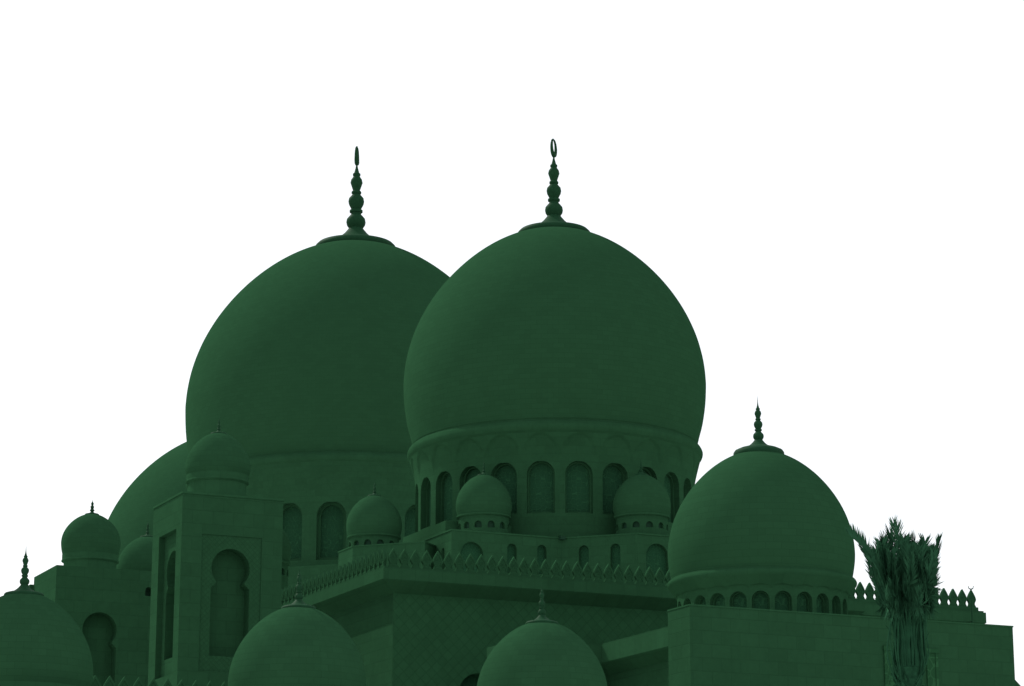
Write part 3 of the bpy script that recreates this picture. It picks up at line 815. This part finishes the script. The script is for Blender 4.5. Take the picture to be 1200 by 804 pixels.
for k in range(-12, 34):
    x = xs0 + k * SPC
    if ax0 < x < ax1: add_merlon(arc, (x, y1 - 0.15, pz), 0)
labs = ['shaded dome cut off by the left edge, first of the front row', 'dome with a sunlit left edge, middle of the front row below the portal tower', 'dome at the bottom centre, rightmost of the front row before the diamond wall']
for k, (sx, lb) in enumerate(zip((-spc_u - 0.48, 0, spc_u), labs)):
    p = Vector((i1.x + sx, arcY, i1.z)); D_ = p.dot(FW)
    px = 600 + p.dot(RT) / mpp(800, D_)
    # photograph row of the equator
    ang = math.atan((p.z - EYE) / D_) - PITCH; py = 402 - F * math.tan(ang)
    small_dome('dome', lb, px, 80.8 * mI / mpp(py, D_), py + (4 if k == 0 else 0), D_, 1.055, (0.275 if k == 0 else 0.25), py + 22, (0.55 if k == 0 else 0.49), zbase=roofz - 0.05, group='domes along the front arcade')

# ================================================================== MINARET beyond the left edge; its shadow falls on the first front dome
SUN_AZ_CAM = R_(-49)            # sun direction seen from above: to the left of straight ahead
SUN_EL = R_(44)
sd = (FW * math.cos(SUN_AZ_CAM) + RT * math.sin(SUN_AZ_CAM)).normalized()
hd = Vector((i1.x - spc_u - 0.6, arcY, 0))
mp_ = hd + sd * 46 + Vector((sd.y, -sd.x, 0)) * -0.4
mina = thing('minaret', 'tall slender minaret beside the far left block, beyond the left edge', 'minaret', (mp_.x, mp_.y, 0))
cm = (mp_.x, mp_.y)
mb = MB(); mb.prism(rect(cm[0] - 3.3, cm[1] - 3.3, cm[0] + 3.3, cm[1] + 3.3), 0, 40); build('square_shaft', mb, M_WALL, mina)
mb = MB(); mb.lathe(cm, [(3.0, 39.9), (3.0, 62), (3.9, 64), (3.9, 65.2), (3.5, 65.2), (3.5, 64.4), (2.2, 64.4), (2.2, 80), (2.9, 81.5), (2.9, 82.5), (0, 82.5)], 16); build('octagonal_shaft', mb, M_WALL, mina)
mb = MB(); mb.lathe(cm, [(1.5, 82.5), (1.5, 87), (1.9, 88), (1.6, 90), (0.8, 92), (0.0, 93)], 24); build('lantern', mb, M_DOME_S, mina, smooth=40)
finial(mina, cm, 92.6, 5.0)

# ================================================================== PALM with bound fronds
PD = 80.0; pm = mpp(720, PD)
pbase = at(1066, 797, PD)
palm = thing('palm_tree', 'date palm with its fronds bound upright in front of the right block', 'palm tree', (pbase.x, pbase.y, 0))
mb = MB(); prof = []
zt3 = pbase.z
for i in range(60):
    t = i / 59; z = t * (zt3 + 0.35)
    r = 0.30 - 0.05 * t + (0.03 if i % 2 else 0.0)
    if t > 0.9: r += (t - 0.9) / 0.1 * 0.16
    prof.append((r, z))
prof.append((0.18, zt3 + 0.6)); prof.append((0, zt3 + 0.62))
mb.lathe((pbase.x, pbase.y), prof, 14)
# cut leaf bases bristling round the head of the trunk
for i in range(110):
    a = random.uniform(0, 2 * PI); z = zt3 - random.uniform(-0.25, 1.6); r = 0.30 + max(0, (z - zt3 + 0.9)) * 0.12
    d = Vector((math.cos(a), math.sin(a), random.uniform(0.7, 1.3))).normalized()
    p0 = Vector((pbase.x + r * math.cos(a), pbase.y + r * math.sin(a), z))
    mb.tube([p0 - d * 0.08, p0 + d * random.uniform(0.10, 0.26)], [0.06, 0.022], 5)
build('trunk', mb, M_BARK, palm)

leaf = MB(); stalk = MB()
def frond(pts, n_leaf, llen, start=0.3, spread=0.6, droop=0.0, up=None):
    pts = crom([tuple(p) for p in pts], 8); P = [Vector(p) for p in pts]; L = len(P)
    stalk.tube(P, [0.042 * (1 - 0.85 * i / (L - 1)) + 0.004 for i in range(L)], 5)
    rndn = Vector((random.uniform(-1, 1), random.uniform(-1, 1), random.uniform(-.2, .2)))
    for k in range(n_leaf):
        t = start + (1 - start) * k / (n_leaf - 1); f = t * (L - 1); i = min(int(f), L - 2); p = P[i].lerp(P[i + 1], f - i)
        tan = (P[i + 1] - P[i]).normalized()
        sd_ = tan.cross(rndn).normalized()
        l = llen * (0.45 + 0.75 * math.sin(PI * min(1, 0.12 + 0.88 * (1 - (t - start) / (1 - start)) ** 0.75))) * random.uniform(0.8, 1.15) * min(1, 0.35 + 1.3 * (t - start) / (1 - start))
        for sg in (-1, 1):
            if random.random() < 0.05: continue
            d = (tan * random.uniform(0.75, 1.05) + sd_ * sg * spread * random.uniform(0.7, 1.2) + Vector((random.uniform(-.12, .12), random.uniform(-.12, .12), -droop))).normalized()
            if up is not None: d = (d + up).normalized()
            w = d.cross(tan.cross(d) + rndn * 0.3).normalized() * 0.021
            mid_ = p + d * l * 0.45
            tip = p + d * l + Vector((0, 0, -droop * l * 0.3))
            a = leaf.vert(p - w * 0.5); b = leaf.vert(p + w * 0.5); c = leaf.vert(mid_ + w); e = leaf.vert(mid_ - w); g = leaf.vert(tip)
            leaf.face((a, b, c, e)); leaf.face((e, c, g))
def P_(px, py, dd=0.0): return at(px, py, PD + dd)
# tips read off the outline, then filled with inner fronds
tips = [(1047, 613, 0), (1043, 622, .3), (1052, 616, -.3), (1035, 634, .2), (1030, 640, -.2), (1058, 630, .4), (1063, 640, -.3), (1072, 633, .2),
        (1069, 628, -.1), (1084, 634, .2), (1088, 642, -.3), (1080, 640, .4), (1093, 646, 0), (1100, 631, .1), (1024, 652, .2), (1020, 650, -.2), (1050, 626, .5), (1076, 642, -.4)]
for i in range(100):
    t = random.random()
    ty = random.uniform(640, 690)
    hw = (1095 - 1026) / 2 - (ty - 640) * 0.06
    tips.append((1062 + random.uniform(-1, 1) * hw, ty + 2, random.uniform(-.8, .8)))
for (tx, ty, dd) in tips:
    f = (tx - 1064) / 36.0
    x0_ = 1066 + f * 11 + random.uniform(-5, 5); xb_ = 1066 + f * 16 + random.uniform(-4, 4); wx_ = 1065 + f * 15 + random.uniform(-3, 3); mx_ = 1063 + f * 27 + random.uniform(-2, 2)
    fp = [P_(x0_, 797, dd * .3), P_(xb_, 772, dd * .5), P_(wx_, 737, dd * .5), P_(mx_, 692, dd * .75), P_(tx - f * 3, ty + 24, dd), P_(tx, ty + random.uniform(0, 4), dd * 1.1)]
    frond(fp, 54, 0.44 if ty < 640 else 0.36, start=0.36, spread=0.62 if ty < 650 else 0.40)
for (ex, ey, dd) in ((1029, 643, .3), (1033, 638, -.3), (1037, 632, .1), (1026, 648, -.2), (1031, 652, .4), (1035, 645, -.5), (1040, 638, .5), (1064, 637, .3), (1068, 644, -.4), (1074, 640, .2), (1071, 650, .5), (1060, 634, -.2), (1080, 646, -.5), (1088, 648, .3)):
    f = (ex - 1064) / 36.0
    frond([P_(1066 + f * 10, 796, dd * .3), P_(1066 + f * 15, 768, dd * .5), P_(1065 + f * 15, 737, dd * .6), P_(1063 + f * 26, 692, dd * .8), P_(ex - f * 2, ey + 22, dd), P_(ex, ey, dd)], 56, 0.46, start=0.4, spread=0.6)
# leaning left frond
frond([P_(1064, 792), P_(1056, 760), P_(1045, 715), P_(1034, 680, -.1), P_(1022, 656, -.2), P_(1010, 640, -.3), P_(999, 630, -.4)], 64, 0.48, start=0.5, spread=0.38, up=Vector((0.15, 0.0, 0.75)))
for (ex, ey, dd) in ((1015, 651, .2), (1019, 657, .5), (1023, 660, -.5), (1027, 664, .1), (1031, 668, -.2), (1012, 646, -.1)):
    frond([P_(1062, 792, dd * .3), P_(1053, 758, dd * .5), P_(1046, 722, dd * .6), P_((ex + 1048) / 2 + 1, (ey + 722) / 2 - 4, dd * .8), P_(ex + 6, ey + 9, dd), P_(ex, ey, dd)], 54, 0.36, start=0.42, spread=0.45, up=Vector((0.1, 0, 0.5)))
# right spike
for (ex, ey, dd) in ((1094, 652, .3), (1092, 660, -.4), (1095, 668, .1), (1093, 676, -.2), (1091, 684, .4), (1089, 692, -.5)):
    frond([P_(1069, 792, dd * .3), P_(1078, 758, dd * .5), P_(1082, 730, dd * .6), P_(1086, 708, dd * .8), P_(ex - 2, ey + 14, dd), P_(ex, ey, dd)], 50, 0.30, start=0.4, spread=0.28)
frond([P_(1068, 792), P_(1078, 750), P_(1086, 710), P_(1092, 670), P_(1097, 645), P_(1100, 632)], 40, 0.26, start=0.45, spread=0.25)
# a few loose stray leaflets and bare stalks round the waist
for (x0_, xm, x1_, yb) in ((1047, 1043, 1050, 728), (1050, 1049, 1056, 735), (1084, 1086, 1077, 730), (1082, 1084, 1073, 738), (1054, 1052, 1058, 742), (1078, 1081, 1072, 745), (1046, 1040, 1052, 740)):
    stalk.tube([Vector(p) for p in crom([tuple(P_(x0_, yb - 25, -.5)), tuple(P_(xm, yb + 15, -.5)), tuple(P_(xm + 2, yb + 38, -.45)), tuple(P_(x1_, yb + 62, -.35))], 6)], 0.022, 5)
for k in range(26):
    x = random.choice((random.uniform(1036, 1048), random.uniform(1084, 1092))); y = random.uniform(690, 790)
    a = P_(1066 + (x - 1066) * 0.75, y + 12, random.uniform(-.5, .3)); b = P_(x, y, random.uniform(-.6, .4))
    stalk.tube([a, a.lerp(b, .5) + Vector((0, 0, 0.04)), b], [0.012, 0.010, 0.003], 4)
build('crown', leaf, M_LEAF, palm)
build('stalks', stalk, M_RACHIS, palm)

# ================================================================== SKY, SUN, CAMERA
W = bpy.data.worlds.new('World'); S.world = W; W.use_nodes = True
nt = W.node_tree; nt.nodes.clear()
sky = N(nt, 'ShaderNodeTexSky', sky_type='NISHITA'); sky.sun_disc = False
sky.sun_elevation = SUN_EL
sun_az = math.atan2(sd.x, sd.y)            # clockwise from +Y
sky.sun_rotation = sun_az
sky.air_density = 1.0; sky.dust_density = 3.0
bg = N(nt, 'ShaderNodeBackground'); bg.inputs['Strength'].default_value = 0.05
nt.links.new(sky.outputs[0], bg.inputs['Color'])
cl = N(nt, 'ShaderNodeBackground'); cl.inputs['Color'].default_value = (1, 1, 1, 1); cl.inputs['Strength'].default_value = 0.89   # white high cloud over the whole sky
ad = N(nt, 'ShaderNodeAddShader'); nt.links.new(bg.outputs[0], ad.inputs[0]); nt.links.new(cl.outputs[0], ad.inputs[1])
out = N(nt, 'ShaderNodeOutputWorld'); nt.links.new(ad.outputs[0], out.inputs['Surface'])

sl = bpy.data.lights.new('sun', 'SUN'); sl.energy = 3.7; sl.angle = R_(0.6); sl.color = (1.0, 0.96, 0.90)
so = bpy.data.objects.new('sun', sl); COL.objects.link(so)
to_sun = Vector((sd.x * math.cos(SUN_EL), sd.y * math.cos(SUN_EL), math.sin(SUN_EL)))
so.rotation_euler = to_sun.to_track_quat('Z', 'Y').to_euler(); so.location = (0, 0, 120)

cam = bpy.data.cameras.new('camera'); co = bpy.data.objects.new('camera', cam); COL.objects.link(co)
co.location = (0, 0, EYE); co.rotation_euler = (PI / 2 + PITCH, 0, -HEAD)
cam.sensor_fit = 'HORIZONTAL'; cam.sensor_width = 36; cam.lens = F / 1200 * 36; cam.clip_start = 0.5; cam.clip_end = 20000
S.camera = co
S.view_settings.view_transform = 'Standard'; S.view_settings.look = 'None'; S.view_settings.exposure = 0; S.view_settings.gamma = 1
S.view_settings.use_curve_mapping = False
S.render.resolution_x = 1024; S.render.resolution_y = 686
